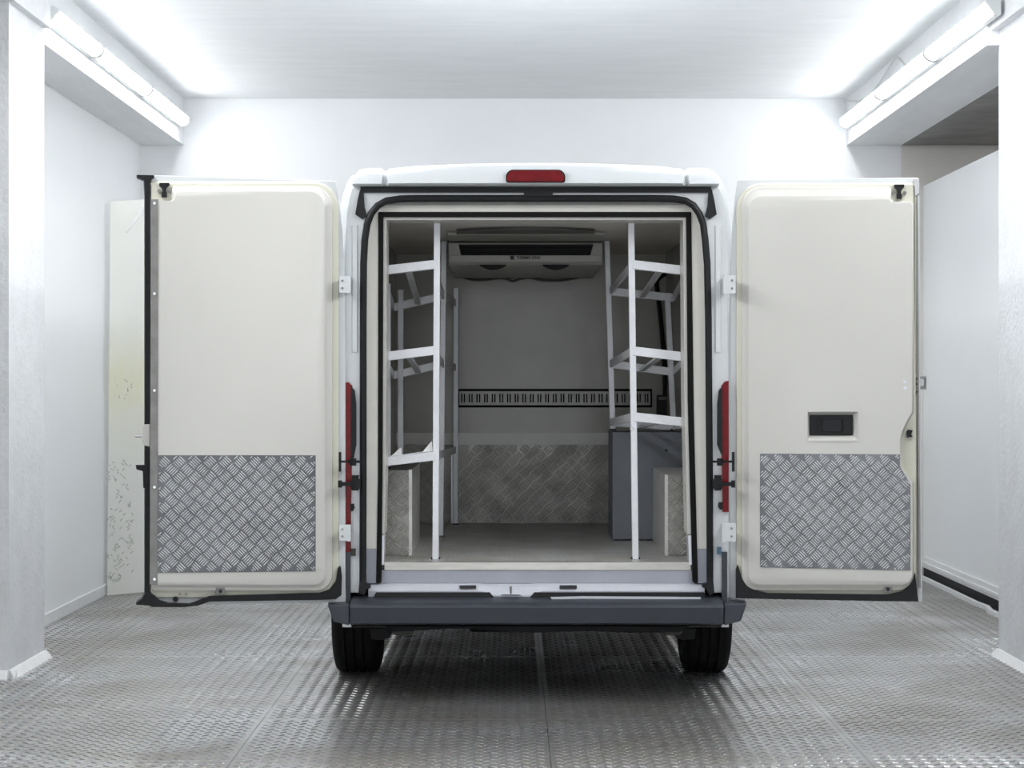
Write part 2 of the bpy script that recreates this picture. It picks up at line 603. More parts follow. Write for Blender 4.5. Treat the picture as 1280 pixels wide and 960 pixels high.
# batten lamps in view
def batten(xw, side, y0, y1, label, joints):
    """xw: face of the beam, side: +1 lamp sticks out towards +x"""
    xc, zc = xw + side * .034, 3.475
    root = empty('batten_lamp', (xw, (y0 + y1) / 2, zc), label, 'ceiling lamp', 'batten lamps along the beams')
    n, loops = 10, []
    for yy, k in ((y0 + .03, .55), (y0 + .04, .85), (y0 + .065, 1.0), (y1 - .065, 1.0), (y1 - .04, .85), (y1 - .03, .55)):
        loops.append([(xc + side * .056 * k * math.cos(math.radians(-90 + 120 * i / n)), yy, zc + .046 * (.5 + k / 2) * math.sin(math.radians(-90 + 120 * i / n))) for i in range(n + 1)])
    MB().loft(loops).build('diffuser', M['tube'], root, smooth=True)
    for yy, e in [c for c, k in (((y0, 1), joints[0]), ((y1, -1), joints[1])) if k]:
        lp = []
        for a, k in ((-.0, .85), (.012, 1.05), (.034, 1.05)):
            lp.append([(xc + side * .058 * k * math.cos(math.pi * (i / n - .5)), yy + e * a, zc + .046 * k * math.sin(math.pi * (i / n - .5))) for i in range(n + 1)])
        MB().loft(lp).build('end_cap', M['tubecap'], root, smooth=True)
    pr = [(xw, zc - .047), (xc, zc - .047)] + [(xc + side * .060 * math.cos(math.radians(a)), zc + .050 * math.sin(math.radians(a))) for a in (28, 45, 60, 75, 90)] + [(xw, zc + .05)]
    MB().loft([[(x, yy, z) for x, z in pr] for yy in (y0 + .02, y1 - .02)]).build('housing', M['tubecap'], root, .003)
    return root


for (y0, y1), nm in zip(((10.98, 12.16), (12.16, 13.80), (13.80, 15.45)), ('nearest', 'middle', 'farthest')):
    batten(-2.53, 1, y0, y1, '%s of the three lit batten lamps on the left beam' % nm, (nm != 'nearest', nm != 'farthest'))
for (y0, y1), nm in zip(((10.72, 12.30), (12.30, 13.98), (13.98, 15.54)), ('nearest', 'middle', 'farthest')):
    batten(2.58, -1, y0, y1, '%s of the three lit batten lamps on the right beam' % nm, (nm != 'nearest', nm != 'farthest'))

# cable sagging above the right lamps
cb = []
for k in range(13):
    t = k / 12
    p = Vector((2.555, 15.66 + (13.55 - 15.66) * t, 3.655 + (3.655 - 3.655) * t - .11 * math.sin(math.pi * t) ** 1.2))
    cb.append(p)
cb += [Vector((2.56, 13.5, 3.64)), Vector((2.565, 13.35, 3.58)), Vector((2.568, 13.25, 3.54))]
tag(MB().tube(cb, .007, 6).build('lamp_cable', M['wire'], None, smooth=True),
    'thin white cable sagging along the top of the right beam', 'cable')

# board standing by the left wall
bd = empty('leaning_board', (-2.65, 14.6, 0), 'pale yellow-stained board standing by the left wall behind the open van door', 'board')
A, B = at(134, 735, 14.25), at(196, 724, 14.55)
A.z = B.z = .001
zt0, zt1 = Z_(252, 14.25), Z_(248, 14.55)
t = Vector((0, .03, 0))
MB().hexa([A, B, B + t, A + t, Vector((X_(138, 14.25), 14.25, zt0)), Vector((X_(196, 14.55), 14.55, zt1)),
           Vector((X_(196, 14.55), 14.58, zt1)), Vector((X_(138, 14.25), 14.28, zt0))]).build('panel', M['board'], bd)
rng = random.Random(4)
mk = MB()
for i in range(110):  # short grey marks at opposite slants, denser towards the foot
    u, z = rng.random() * .5, rng.random() ** 1.3 * .85 + .1
    p = A.lerp(B, u) + Vector((0, -.003, z))
    a = rng.choice((-.8, .8))
    d = Vector((math.cos(a), .1, math.sin(a))) * .015
    mk.bar(p - d, p + d, .004, .0035)
for i in range(14):
    p = A.lerp(B, .12 + rng.random() * .4) + Vector((0, -.003, 1.35 + rng.random() * .16))
    a = rng.random() * 3
    d = Vector((math.cos(a), .1, math.sin(a))) * .014
    mk.bar(p - d, p + d, .004, .004)
o = mk.build('board_mark', M['mark_grey'], bd)
o['kind'] = 'stuff'
MB().bar(at(187, 251, 14.15), at(158, 291, 14.2), .012, .012).build('tape_strip', M['paper'], bd)

# ------------------------------------------------------------------ the van
CX = .112                       # centre line of the van
van = empty('van', (CX, 12.2, 0), 'white refrigerated delivery van seen from behind with both rear doors wide open', 'van')


def part(mb, name, m, parent=van, bevel=0, smooth=False, label=None, kind=None):
    o = mb.build(name, M[m], parent, bevel, smooth)
    if label:
        o['label'] = label
    if kind:
        o['kind'] = kind
    return o


# outer shell, lofted from the rear frame to the nose
prof = [(.90, .46), (.905, 1.0), (.905, 1.60), (.90, 1.95), (.885, 2.15), (.868, 2.30), (.848, 2.42), (.828, 2.478),
        (.79, 2.492), (.60, 2.50), (.30, 2.512)]


def ring(Y, ws, zt, zb=.46, inset=0):
    h = []
    for wv, z in prof:
        k = (z - .46) / (2.512 - .46)
        h.append((wv * ws, zb + (zt - zb) * k))
    left = [(CX - a, Y, z) for a, z in h]
    right = [(CX + a, Y, z) for a, z in reversed(h)]
    return left + right


shell = MB()
shell.loft([ring(9.60, .985, 2.50), ring(9.75, 1.06, 2.51), ring(10.1, 1.12, 2.515), ring(12.9, 1.12, 2.515), ring(13.5, 1.10, 2.42),
            ring(13.75, 1.09, 2.28), ring(14.25, 1.08, 1.50), ring(14.7, 1.02, 1.22), ring(14.9, .9, 1.0)], False, False, True)
part(shell, 'body_shell', 'van', smooth=True)
ws = MB()
ws.hexa([(CX - .85, 13.86, 2.16), (CX + .85, 13.86, 2.16), (CX + .92, 14.26, 1.52), (CX - .92, 14.26, 1.52),
         (CX - .85, 13.90, 2.20), (CX + .85, 13.90, 2.20), (CX + .92, 14.30, 1.54), (CX - .92, 14.30, 1.54)])
part(ws, 'windscreen', 'blackp')

# rear frame: white pillars round the opening
SEAL = [(453.5, 741), (454, 600), (454, 400), (454.5, 330), (456, 300), (459, 280), (464, 267), (472, 257), (483, 251), (500, 248.5), (520, 248),
        (640, 248), (820, 248), (842, 248.5), (857, 251), (867, 257), (874, 267), (879, 280), (881.5, 300), (884, 330), (885.5, 400), (887, 600), (887.5, 741)]
OUTL = [(431, 741), (431, 600), (431, 400), (430, 330), (432, 295), (434, 265), (436.5, 248), (438.5, 240), (440, 236), (443, 234), (446, 233),
        (640, 233), (894, 233), (897, 234), (900, 236), (902, 240), (904.5, 248), (907, 265), (909, 295), (911, 330), (910, 400), (911, 600), (911, 741)]
pf = MB()
pf.prism_px(OUTL + list(reversed(SEAL)), 9.53, 9.70)
part(pf, 'rear_pillar_frame', 'van', bevel=.004)
# raised flute on each pillar
for s, xs in ((1, (439, 441, 446, 448)), (-1, (902, 900, 895, 893))):
    fl = MB()
    a, b_, c, d = xs
    fl.loft([[at(a, y, 9.53), at(b_, y, 9.522), at(c, y, 9.522), at(d, y, 9.53)] for y in (282, 300, 340, 400, 440)], True)
    part(fl, 'pillar_flute', 'van', smooth=True)

# roof header with shoulders
hd = MB()
loops = []
for px in (441, 444, 449, 460, 474, 477.5, 478.5, 482, 486, 520, 580, 640, 670, 700, 760, 820, 853, 857, 859.5, 861, 866, 878, 889, 895, 898):
    k = abs(px - 669.5)
    if k < 187.5:
        top, ex = 203.5 + 6.0 * (k / 187.5) ** 2.2, 9.44
        if k > 183:
            top, ex = top + 1, 9.455
    elif k < 191.5:
        top, ex = 212, 9.50
    else:
        top, ex = 209 + (0 if k < 215 else ((k - 215) / 13) ** 2 * 11), 9.47
    zt, zb = Z_(top, 9.5), Z_(232.5, 9.5)
    x = X_(px, 9.5)
    loops.append([(x, 9.62, zb), (x, ex + .012, zb), (x, ex, zb + .008), (x, ex + .012, zb + (zt - zb) * .55), (x, ex + .035, zt - .012), (x, ex + .07, zt), (x, 9.75, zt + .004)])
hd.loft(loops, True)
part(hd, 'roof_header', 'van', smooth=True)
# third brake lamp
bl = rrect(634, 213, 705, 227, 9, 5, (1, 1, 0, 0))
lamp = part(MB().prism_px(bl, 9.425, 9.47), 'brake_light', 'red', bevel=.003)
bl2 = rrect(632.5, 212, 706.5, 228, 9, 5, (1, 1, 0, 0))
part(MB().prism_px(bl2, 9.433, 9.47), 'lamp_surround', 'gasket', lamp)
for k in range(5):
    part(MB().prism_px(rrect(642 + k * 12.5, 216.5, 648 + k * 12.5, 224, 1.5, 2), 9.4235, 9.43), 'reflector', 'red', lamp)
# gutter shadow put in as a black strip, catch and corner wedges
part(MB().prism_px([(450, 233.5), (889, 233.5), (889, 240.5), (452, 240.5)], 9.515, 9.54), 'gutter_shadow', 'rubber')
part(MB().prism_px([(655, 240), (691, 240), (691, 245), (655, 245)], 9.51, 9.54), 'gutter_catch', 'blackp')
for px in ([(450, 237), (454, 236), (455.5, 258), (458.5, 270), (453, 274), (444, 268), (447, 250)],
           [(890, 237), (886, 236), (884.5, 258), (881.5, 270), (887, 274), (896, 268), (893, 250)]):
    part(MB().prism_px(px, 9.512, 9.54), 'corner_wedge', 'rubber')
# main tubular door seal
sp = [at(x, y, 9.525) for x, y in SEAL]


def smooth_path(p, n=3):
    out = []
    for i in range(len(p) - 1):
        p0, p1, p2, p3 = p[max(i - 1, 0)], p[i], p[i + 1], p[min(i + 2, len(p) - 1)]
        for k in range(n):
            t = k / n
            out.append(.5 * ((2 * p1) + (p2 - p0) * t + (2 * p0 - 5 * p1 + 4 * p2 - p3) * t * t + (3 * p1 - p0 - 3 * p2 + p3) * t ** 3))
    out.append(p[-1])
    return out


part(MB().tube(sp, .0165, 10), 'door_seal', 'rubber', smooth=True)
# cream insulated frame round the opening
Yf = 9.575
GO = [(470, 728), (472.5, 600), (473, 265), (864, 265), (867, 500), (872.5, 728)]
INN = [(476.5, 728), (478, 600), (479, 271), (858, 271), (860, 500), (866, 728)]
part(MB().prism_px([(455, 686), *SEAL[1:-1], (886.5, 686), (870.5, 686), (867, 500), (864, 265), (473, 265), (472.5, 600), (471, 686)], Yf, 9.75),
     'opening_frame', 'creamdull', bevel=.003)
for q in ([(455, 686), (471, 686), (470, 729), (454, 729)], [(870.5, 686), (886.5, 686), (887, 729), (872.5, 729)]):
    part(MB().prism_px(q, Yf, 9.75), 'frame_foot', 'greyp')
part(MB().prism_px([(462, 256), (879, 256), (873, 252), (468, 252)], Yf - .012, 9.6), 'frame_top_strip', 'zinc')
part(MB().prism_px(GO + list(reversed(INN)), 9.565, 9.60), 'opening_gasket', 'gasket', bevel=.003)
LIPO = [(476.5, 668), (478, 600), (479, 271), (858, 271), (860, 500), (864, 668)]
LIPI = [(480.5, 668), (482, 600), (483, 275), (854, 275), (855.5, 500), (859.5, 668)]
part(MB().prism_px(LIPO + list(reversed(LIPI)), 9.585, 9.78), 'opening_lip', 'cream', bevel=.002)
for q in ([(476.5, 669), (480.5, 669), (480, 706), (476, 706)], [(860, 669), (864.5, 669), (866, 706), (861.5, 706)]):
    part(MB().prism_px(q, 9.59, 9.70), 'lip_foot', 'alubar')

# cargo hold
ZFL, ZCE = .637, 2.266
YW = 12.33
XL, XR = -.70, .93
part(MB().box(XL - .06, XL, 9.68, YW, ZFL - .05, ZCE + .02), 'cargo_wall', 'liner')
part(MB().box(XR, XR + .06, 9.68, YW, ZFL - .05, ZCE + .02), 'cargo_wall', 'liner')
part(MB().box(XL - .06, XR + .06, 9.62, YW, ZCE, ZCE + .05), 'cargo_ceiling', 'linerceil')
part(MB().box(XL - .06, XR + .06, YW, YW + .06, ZFL - .05, ZCE + .05), 'bulkhead', 'liner')
part(MB().box(XL - .06, XR + .06, 9.64, YW, ZFL - .05, ZFL), 'cargo_floor', 'cargofloor')


# --- five-bar tread plates
def inside(poly, x, y):
    r = False
    n = len(poly)
    for i in range(n):
        (x0, y0), (x1, y1) = poly[i], poly[(i + 1) % n]
        if (y0 > y) != (y1 > y) and x < (x1 - x0) * (y - y0) / (y1 - y0) + x0:
            r = not r
    return r


def tread_plate(poly, P, thick, pitch=.069, blen=.045, bw=.0048, gap=.0100, h=.0034, nbar=5, phase=(0, 0), mb=None):
    """poly: outline in metres (u, v); P(u, v, w) -> point.  Sheet plus raised bars, all real geometry."""
    mb = mb or MB()
    mb.plate([P(u, v, thick) for u, v in poly], [P(u, v, 0) for u, v in poly])
    mb.ground = len(mb.f)
    us, vs = [p[0] for p in poly], [p[1] for p in poly]
    rr = random.Random(7)
    i0, i1 = int(min(us) / pitch) - 2, int(max(us) / pitch) + 3
    j0, j1 = int(min(vs) / pitch) - 2, int(max(vs) / pitch) + 3
    c = math.sqrt(.5)
    for i in range(i0, i1):
        for j in range(j0, j1):
            for k in (0, 1):
                cu = (i + .5 * k) * pitch + phase[0]
                cv = (j + .5 * k) * pitch + phase[1]
                du, dv = (c, c) if k == 0 else (c, -c)
                nu, nv = -dv, du
                for b in range(nbar):
                    o = (b - (nbar - 1) / 2) * gap
                    bu, bv = cu + nu * o, cv + nv * o
                    L = blen / 2
                    # shorten bars until they lie on the sheet
                    ok = False
                    for _ in range(3):
                        if all(inside(poly, bu + s * du * L, bv + s * dv * L) for s in (-1, 1)):
                            ok = True
                            break
                        L *= .6
                    if not ok:
                        continue
                    w2 = bw / 2
                    base = [(-L, 0), (-L * .6, w2), (L * .6, w2), (L, 0), (L * .6, -w2), (-L * .6, -w2)]
                    top = [(-L * .7, 0), (L * .7, 0)]
                    pts = [P(bu + du * a + nu * q, bv + dv * a + nv * q, thick) for a, q in base] + \
                          [P(bu + du * a + nu * q, bv + dv * a + nv * q, thick + h) for a, q in top]
                    mb.add(pts, [(0, 5, 6), (0, 6, 1), (1, 6, 7, 2), (2, 7, 3), (3, 7, 4), (4, 7, 6, 5)])
    return mb


def wallP(Y):
    return lambda u, v, w_: Vector((u, Y - w_, v))


kp = tread_plate([(XL + .01, ZFL + .004), (.62, ZFL + .004), (.62, 1.112), (XL + .01, 1.112)], wallP(YW), .006, pitch=.072, h=.004)
part(kp, 'kick_plate', 'aludull', label='dull aluminium tread plate along the foot of the bulkhead')
part(MB().box(XL, .62, YW - .004, YW, 1.113, 1.185), 'bulkhead_light_band', 'strip')  # paler band stands in for the soft light gradient on the bulkhead
st = MB().box(X_(563.5, 12.3), X_(571, 12.3), 12.285, 12.32, ZFL + .002, Z_(560, 12.3))
cs = part(st, 'corner_strip', 'alubar', bevel=.002)
for yy in (574, 611, 646):
    part(MB().cyl(at(567.5, yy, 12.285), at(567.5, yy, 12.281), .007, 8), 'rivet', 'dark', cs)

# cargo rail with slots across the bulkhead
yr = 12.29
x0, x1, z0, z1 = X_(574, yr), X_(813, yr), Z_(506.5, yr), Z_(489, yr)
part_rail = part(MB().box(x0 - .012, x1 + .012, yr + .028, yr + .038, z0 - .014, z1 + .014), 'cargo_rail', 'gasket',
                 label='slotted lashing rail across the bulkhead')
sl = MB()
sl.box(x0, x1, yr, yr + .026, z1 - .016, z1)
sl.box(x0, x1, yr, yr + .026, z0, z0 + .016)
n = 25
pt = (x1 - x0) / n
for k in range(n):
    cx = x0 + (k + .5) * pt
    sl.box(cx - pt / 2, cx - pt * .26, yr, yr + .026, z0 + .016, z1 - .016)
    sl.box(cx + pt * .26, cx + pt / 2, yr, yr + .026, z0 + .016, z1 - .016)
    sl.box(cx - pt * .08, cx + pt * .08, yr + .006, yr + .026, z0 + .016, z1 - .016)
part(sl, 'slot_plate', 'zinc', part_rail)

# wheel arch boxes
for s, xi, xo, zt, ph in ((-1, X_(513, 9.98), XL, 1.057, .01), (1, X_(833, 9.98), XR, 1.033, .03)):
    wb = empty('wheel_arch_box', (0, 0, 0), None, None)
    wb.parent = van
    wb.location = Vector(((xi + xo) / 2, 10.5, ZFL)) - Vector(van.location)
    a, b_ = min(xi, xo), max(xi, xo)
    part(MB().box(a, b_, 9.99, 11.0 if s < 0 else 10.94, ZFL, zt), 'box_cover', 'aludull', wb, .003)
    fp = tread_plate([(a, ZFL + .002), (b_, ZFL + .002), (b_, zt), (a, zt)], wallP(9.988), .004, phase=(ph, .02), h=.004)
    part(fp, 'front_plate', 'aludull', wb)
    ex = xi
    part(MB().box(ex - .008, ex + .008, 9.982, 9.99, ZFL + .002, zt).box(ex - .008, ex + .008, 9.99, 10.9, zt, zt + .003), 'corner_angle', 'aludull', wb)

# sill
part(MB().box(X_(480, 9.6), X_(864, 9.6), 9.596, 9.66, Z_(713, 9.6), ZFL + .004), 'sill_trim', 'silltrim', bevel=.003,
     label='bare aluminium edge strip of the load floor')
part(MB().box(X_(476, 9.6), X_(868, 9.6), 9.60, 9.68, Z_(729, 9.6), Z_(712.5, 9.6)), 'sill_riser', 'greyp')
# ledge with a dip in the middle for the striker
lg = MB()
loops = []
for px in (461, 476, 520, 570, 600, 606, 616, 622, 656, 664, 672, 678, 720, 780, 840, 868, 880):
    k = abs(px - 640)
    dip = 0 if k > 38 else (1 if k < 22 else .5 + .5 * math.cos(math.pi * (k - 22) / 16))
    x = X_(px, 9.56)
    zf = Z_(738.5, 9.53) - .022 * dip
    loops.append([(x, 9.62, Z_(728.5, 9.6)), (x, 9.545, Z_(733, 9.55) - .004 * dip), (x, 9.525, zf), (x, 9.53, zf - .03), (x, 9.62, zf - .03)])
lg.loft(loops, True)
ledge = part(lg, 'sill_ledge', 'ledge', smooth=True)
for a in ((574.5, 595), (699.5, 721)):
    part(MB().hexa([at(a[0], 735.5, 9.525), at(a[1], 735.5, 9.525), at(a[1], 735.5, 9.56), at(a[0], 735.5, 9.56),
                    at(a[0], 731.5, 9.54), at(a[1], 731.5, 9.54), at(a[1], 731.5, 9.58), at(a[0], 731.5, 9.58)]), 'sill_slot', 'dark', ledge)
stk = part(MB().cyl(at(638.5, 742, 9.515), at(638.5, 733, 9.515), .006, 8), 'door_striker', 'zinc')
part(MB().prism_px([(626, 743), (631, 739), (646, 739), (651, 743)], 9.512, 9.53), 'striker_base', 'alubar', stk)

# bumper
bp = MB()
yb = 9.39
loops = []
for px, e in ((437.5, 0), (440, 1), (470, 1), (560, 1), (640, 1), (780, 1), (870, 1), (902, 1), (904.5, 0)):
    x = X_(px, yb)
    zt, zb = Z_(757, yb), Z_(782, yb)
    loops.append([(x, 9.62, Z_(744, 9.62)), (x, 9.54, Z_(745, 9.54)), (x, 9.50, Z_(748, 9.50)), (x, yb + .03, zt + .012),
                  (x, yb + .006, zt), (x, yb, zt - .01), (x, yb + .01, zb + .01), (x, yb + .03, zb), (x, 9.62, zb)])
bp.loft(loops, True)
bump_o = part(bp, 'bumper', 'bumper', smooth=True)
part(MB().prism_px([(470, 740.5), (612, 740.5), (618, 747), (662, 747), (668, 740.5), (880, 740.5), (884, 748), (466, 748)], 9.518, 9.55), 'bumper_gap', 'dark', bump_o)
part(MB().prism_px([(688, 746.5), (730, 745.5), (876, 746.5), (876, 749), (730, 748.5), (690, 749)], 9.485, 9.50), 'step_trim', 'ledge', bump_o)
for s in (-1, 1):
    q = [(409.5, 756.5), (436.8, 755), (436.8, 782), (417, 777)] if s < 0 else [(905.2, 755), (933.5, 754.5), (926, 776.5), (905.2, 782)]
    f = [at(x, y, 9.40) for x, y in q]
    g = [Vector((p.x - s * -.0 + s * .05, 9.98, p.z)) for p in f]
    part(MB().plate(f, g), 'bumper_corner', 'bumper', bevel=.006)
    u = [(432.5, 690), (438, 690), (438, 757), (432.5, 757)] if s < 0 else [(902.5, 690), (909, 690), (909, 757), (902.5, 757)]
    part(MB().prism_px(u, 9.51, 9.54), 'bumper_upright', 'bumper')
    v_ = [(439, 686), (444.5, 686), (444.5, 695), (439, 695)] if s < 0 else [(896.5, 684), (902, 684), (902, 693), (896.5, 693)]
    part(MB().prism_px(v_, 9.515, 9.54), 'pillar_label' if s > 0 else 'pillar_bracket', 'blue' if s > 0 else 'underm')
    c_ = [(448, 741), (449, 729), (453, 722), (458, 729), (463, 731), (463, 735), (458, 737), (455, 744)] if s < 0 else \
         [(893, 741), (892, 729), (888, 720), (884, 729), (878, 730), (878, 734), (884, 737), (887, 744)]
    part(MB().prism_px(c_, 9.49, 9.53), 'seal_foot', 'rubber')

# under the van
ub = MB().box(CX - .78, CX + .78, 9.66, 14.5, .40, .53)
part(ub, 'underbody', 'under')
uf = MB()
uf.prism_px([(480, 783), (860, 783), (850, 790), (790, 791), (740, 789), (660, 791), (590, 786), (560, 786), (530, 788), (490, 790)], 9.70, 9.9)
part(uf, 'rear_crossmember', 'under')
part(MB().prism_px(rrect(586, 776, 700, 790, 6, 4), 10.2, 10.9), 'spare_wheel', 'tyre')
for s in (-1, 1):
    q = [(488, 784), (519, 784), (517, 793), (510, 795), (496, 795), (490, 792)] if s < 0 else [(826, 783), (854, 783), (853, 791), (849, 794), (832, 794), (828, 791)]
    sp_ = part(MB().prism_px(q, 9.72, 9.76), 'spring_hanger', 'underm', bevel=.004)
    x = CX + s * .62
    part(MB().box(x - .035, x + .035, 9.76, 11.3, .33, .37), 'leaf_spring', 'under')
    q2 = [(428, 779), (439, 780), (439, 784), (428, 784)] if s < 0 else [(902, 781), (911, 779), (911, 784), (902, 784)]
    part(MB().prism_px(q2, 9.6, 9.66), 'bumper_clip', 'steel')
    q3 = [(438, 783), (482, 783), (482, 784.2), (438, 784.2)] if s < 0 else [(860, 782.5), (902, 782.5), (902, 784), (860, 784)]
    part(MB().prism_px(q3, 9.62, 9.66), 'bumper_rail', 'underm')
    q4 = [(462, 786), (486, 786), (487, 797), (480, 800), (464, 799)] if s < 0 else [(845, 786), (870, 786), (868, 799), (852, 800), (845, 797)]
    part(MB().prism_px(q4, 9.9, 10.4), 'spring_shackle', 'under')
part(MB().cyl((CX - .7, 10.5, .345), (CX + .7, 10.5, .345), .05, 12), 'axle', 'under')


def wheel(xc, yc, side):
    r, wd = .345, .118
    pr = [(-wd * .86, .215), (-wd, .25), (-wd, .295), (-wd * .93, .325), (-wd * .80, r - .004), (-wd * .68, r)]
    for g in (-.40, -.02, .36):
        pr += [(wd * (g - .05), r + .001), (wd * (g - .03), r - .010), (wd * (g + .05), r - .010), (wd * (g + .07), r + .001)]
    pr += [(wd * .68, r), (wd * .80, r - .004), (wd * .93, .325), (wd, .295), (wd, .25), (wd * .86, .215)]
    wh = part(MB().lathe(pr, (xc, yc, r), 'x', 56), 'wheel', 'tyre', smooth=True)
    rp = [(-.09, .0), (-.09, .205), (-.10, .216), (.10, .216), (.09, .205), (.06, .19), (.045, .12), (.06, .06), (.06, 0)]
    if side < 0:
        rp = [(-a, b_) for a, b_ in rp]
    part(MB().lathe(rp, (xc, yc, r), 'x', 32), 'rim', 'rim', wh, smooth=True)
    return wh


wheel(CX - .900, 10.50, -1)
wheel(CX + .875, 10.50, 1)
wheel(CX - .90, 13.9, -1)
wheel(CX + .90, 13.9, 1)

# tail lights wrapped round the pillars
for s in (-1, 1):
    if s < 0:
        red = [(432, 478), (436, 478), (440, 482), (440, 560), (438.5, 640), (438.5, 690), (432, 690)]
        blk = [(439, 484), (443, 488), (445, 505), (445, 556), (441, 578), (438.5, 578)]
        clip = [(438, 630), (442, 630), (443, 635), (441, 639), (438, 639)]
    else:
        red = [(911, 476), (906, 477), (902, 482), (902, 560), (903.5, 640), (903.5, 640), (911, 640)]
        blk = [(902.5, 484), (899, 488), (897, 505), (897, 556), (901, 566), (903, 570)]
        clip = [(903, 628), (899, 628), (898, 633), (900, 637), (903, 637)]
    tl = part(MB().prism_px(red, 9.508, 9.62), 'tail_light', 'red', bevel=.002)
    part(MB().prism_px(blk, 9.50, 9.54), 'lamp_housing', 'blackp', tl)
    part(MB().prism_px(clip, 9.50, 9.54), 'lamp_clip', 'blackp', tl)

# hinges and check straps
for q in ((424, 344, 438, 367), (424, 655, 438, 677), (904.5, 343, 919.5, 368), (903, 653, 920, 678)):
    left = q[0] < 640
    xk = q[2] - 2 if left else q[0] + 2
    h_ = part(MB().prism_px(rrect(q[0], q[1] + 1, q[2], q[3] - 1, 2, 3), 9.40, 9.412), 'hinge', 'van', bevel=.002)
    kn = MB()
    hh = (q[3] - q[1]) / 3
    for k in range(3):
        kn.cyl(at(xk, q[1] + k * hh + .6, 9.41), at(xk, q[1] + (k + 1) * hh - .4, 9.41), .011, 10)
    part(kn, 'hinge_knuckle', 'van', h_, smooth=True)
    part(MB().bar(at(xk, (q[1] + q[3]) / 2, 9.42), at(xk, (q[1] + q[3]) / 2, 9.53), .02, .07), 'hinge_bracket', 'van', h_)
    xs_ = (q[0] + q[2]) / 2 + (-3 if left else 3)
    for k in (.3, .7):
        yy = q[1] + (q[3] - q[1]) * k
        part(MB().cyl(at(xs_, yy, 9.402), at(xs_, yy, 9.397), .0055, 8), 'screw', 'zinc', h_)
for s in (-1, 1):
    fx = (lambda p: p) if s < 0 else (lambda p: 1341.5 - p)
    c1 = MB()
    c1.bar(at(fx(425), 577, 9.40), at(fx(449), 577, 9.47), .02, .010)
    c1.bar(at(fx(425), 565, 9.405), at(fx(425), 589.5, 9.405), .012, .007)
    c1.cyl(at(fx(441), 573, 9.43), at(fx(441), 582, 9.43), .016, 8)
    part(c1, 'check_strap', 'blackp')
    c2 = MB()
    c2.bar(at(fx(425), 605, 9.40), at(fx(446), 605, 9.45), .03, .018)
    c2.bar(at(fx(425), 600.5, 9.40), at(fx(425), 609.5, 9.40), .018, .008)
    c2.cyl(at(fx(444), 594, 9.45), at(fx(444), 613, 9.45), .017, 12)
    c2.box(min(X_(fx(439), 9.44), X_(fx(449.5), 9.44)), max(X_(fx(439), 9.44), X_(fx(449.5), 9.44)), 9.43, 9.5, Z_(611, 9.44), Z_(599, 9.44))
    part(c2, 'door_stop', 'blackp')


# ------------------------------------------------------------------ rear doors
class DoorPlane:
    """open door standing in a vertical plane; w is the height above it on the side facing out of the hold"""

    def __init__(self, hx, hy, ox, oy):
        self.h = Vector((hx, hy, 0))
        self.d = (Vector((ox, oy, 0)) - self.h).normalized()
        n = Vector((self.d.y, -self.d.x, 0))
        self.n = n if n.y < 0 else -n

    def uv(self, x, y, w_=0):          # picture point -> (u, z) on the plane raised by w_
        r = Vector(((x - 640) / F, 1, (480 - y) / F))
        o = self.h + self.n * w_
        t = o.dot(self.n) / r.dot(self.n)
        p = r * t
        return ((p - o).dot(self.d), p.z + EYE)

    def P(self, u, z, w_):
        q = self.h + self.d * u + self.n * w_
        return Vector((q.x, q.y, z))

    def px(self, x, y, w_, ref=None):
        u, z = self.uv(x, y, w_ if ref is None else ref)
        return self.P(u, z, w_)

    def slab(self, mb, px, w0, w1, holes=()):
        ref = w1
        uv = [self.uv(x, y, ref) for x, y in px]
        hv = [[self.uv(x, y, ref) for x, y in h] for h in holes]
        return mb.plate([self.P(u, z, w1) for u, z in uv], [self.P(u, z, w0) for u, z in uv],
                        [[self.P(u, z, w1) for u, z in h] for h in hv], [[self.P(u, z, w0) for u, z in h] for h in hv])

    def steps(self, mb, loops):        # loops: list of (pixel outline, w)
        return mb.loft([[self.px(x, y, w_) for x, y in l] for l, w_ in loops], True, True, True)


def door(D, name_label):
    o = bpy.data.objects.new('rear_door', None)
    o.parent = van
    o.location = Vector((D.h.x, D.h.y, .46)) - Vector(van.location)
    COL.objects.link(o)
    o['label'] = name_label
    return o


def lock(D, parent, cx, cy, wv):
    """black T-shaped catch with two small studs"""
    c = MB()
    D.slab(c, [(cx - 6, cy - 9), (cx + 6, cy - 9), (cx + 6.5, cy - 6), (cx + 3, cy - 2.5), (cx + 2, cy + 2), (cx + 3.2, cy + 3), (cx + 3.2, cy + 9),
               (cx - 3.2, cy + 9), (cx - 3.2, cy + 3), (cx - 2, cy + 2), (cx - 3, cy - 2.5), (cx - 6.5, cy - 6)], wv, wv + .02)
    k = part(c, 'catch', 'blackp', parent)
    for dx, r in ((-6.5, .009), (7, .008)):
        c = MB()
        a, b_ = D.px(cx + dx, cy + 1.5, wv), D.px(cx + dx, cy + 1.5, wv + .012)
        part(c.cyl(a, b_, r, 10), 'catch_stud', 'zinc', parent)
    return k


# left door
D = DoorPlane(-.776, 9.50, -1.662, 9.30)
dl = door(D, 'left rear door with a grey metal edge strip and black edge rubber')
skin = [(432, 753), (432, 420), (431, 330), (428, 285), (424, 252), (420.5, 228), (419, 226), (193, 219), (189, 222), (186, 480), (185, 757)]
s_ = MB()
D.slab(s_, skin, -.05, 0)
part(s_, 'door_skin', 'van', dl, .004)


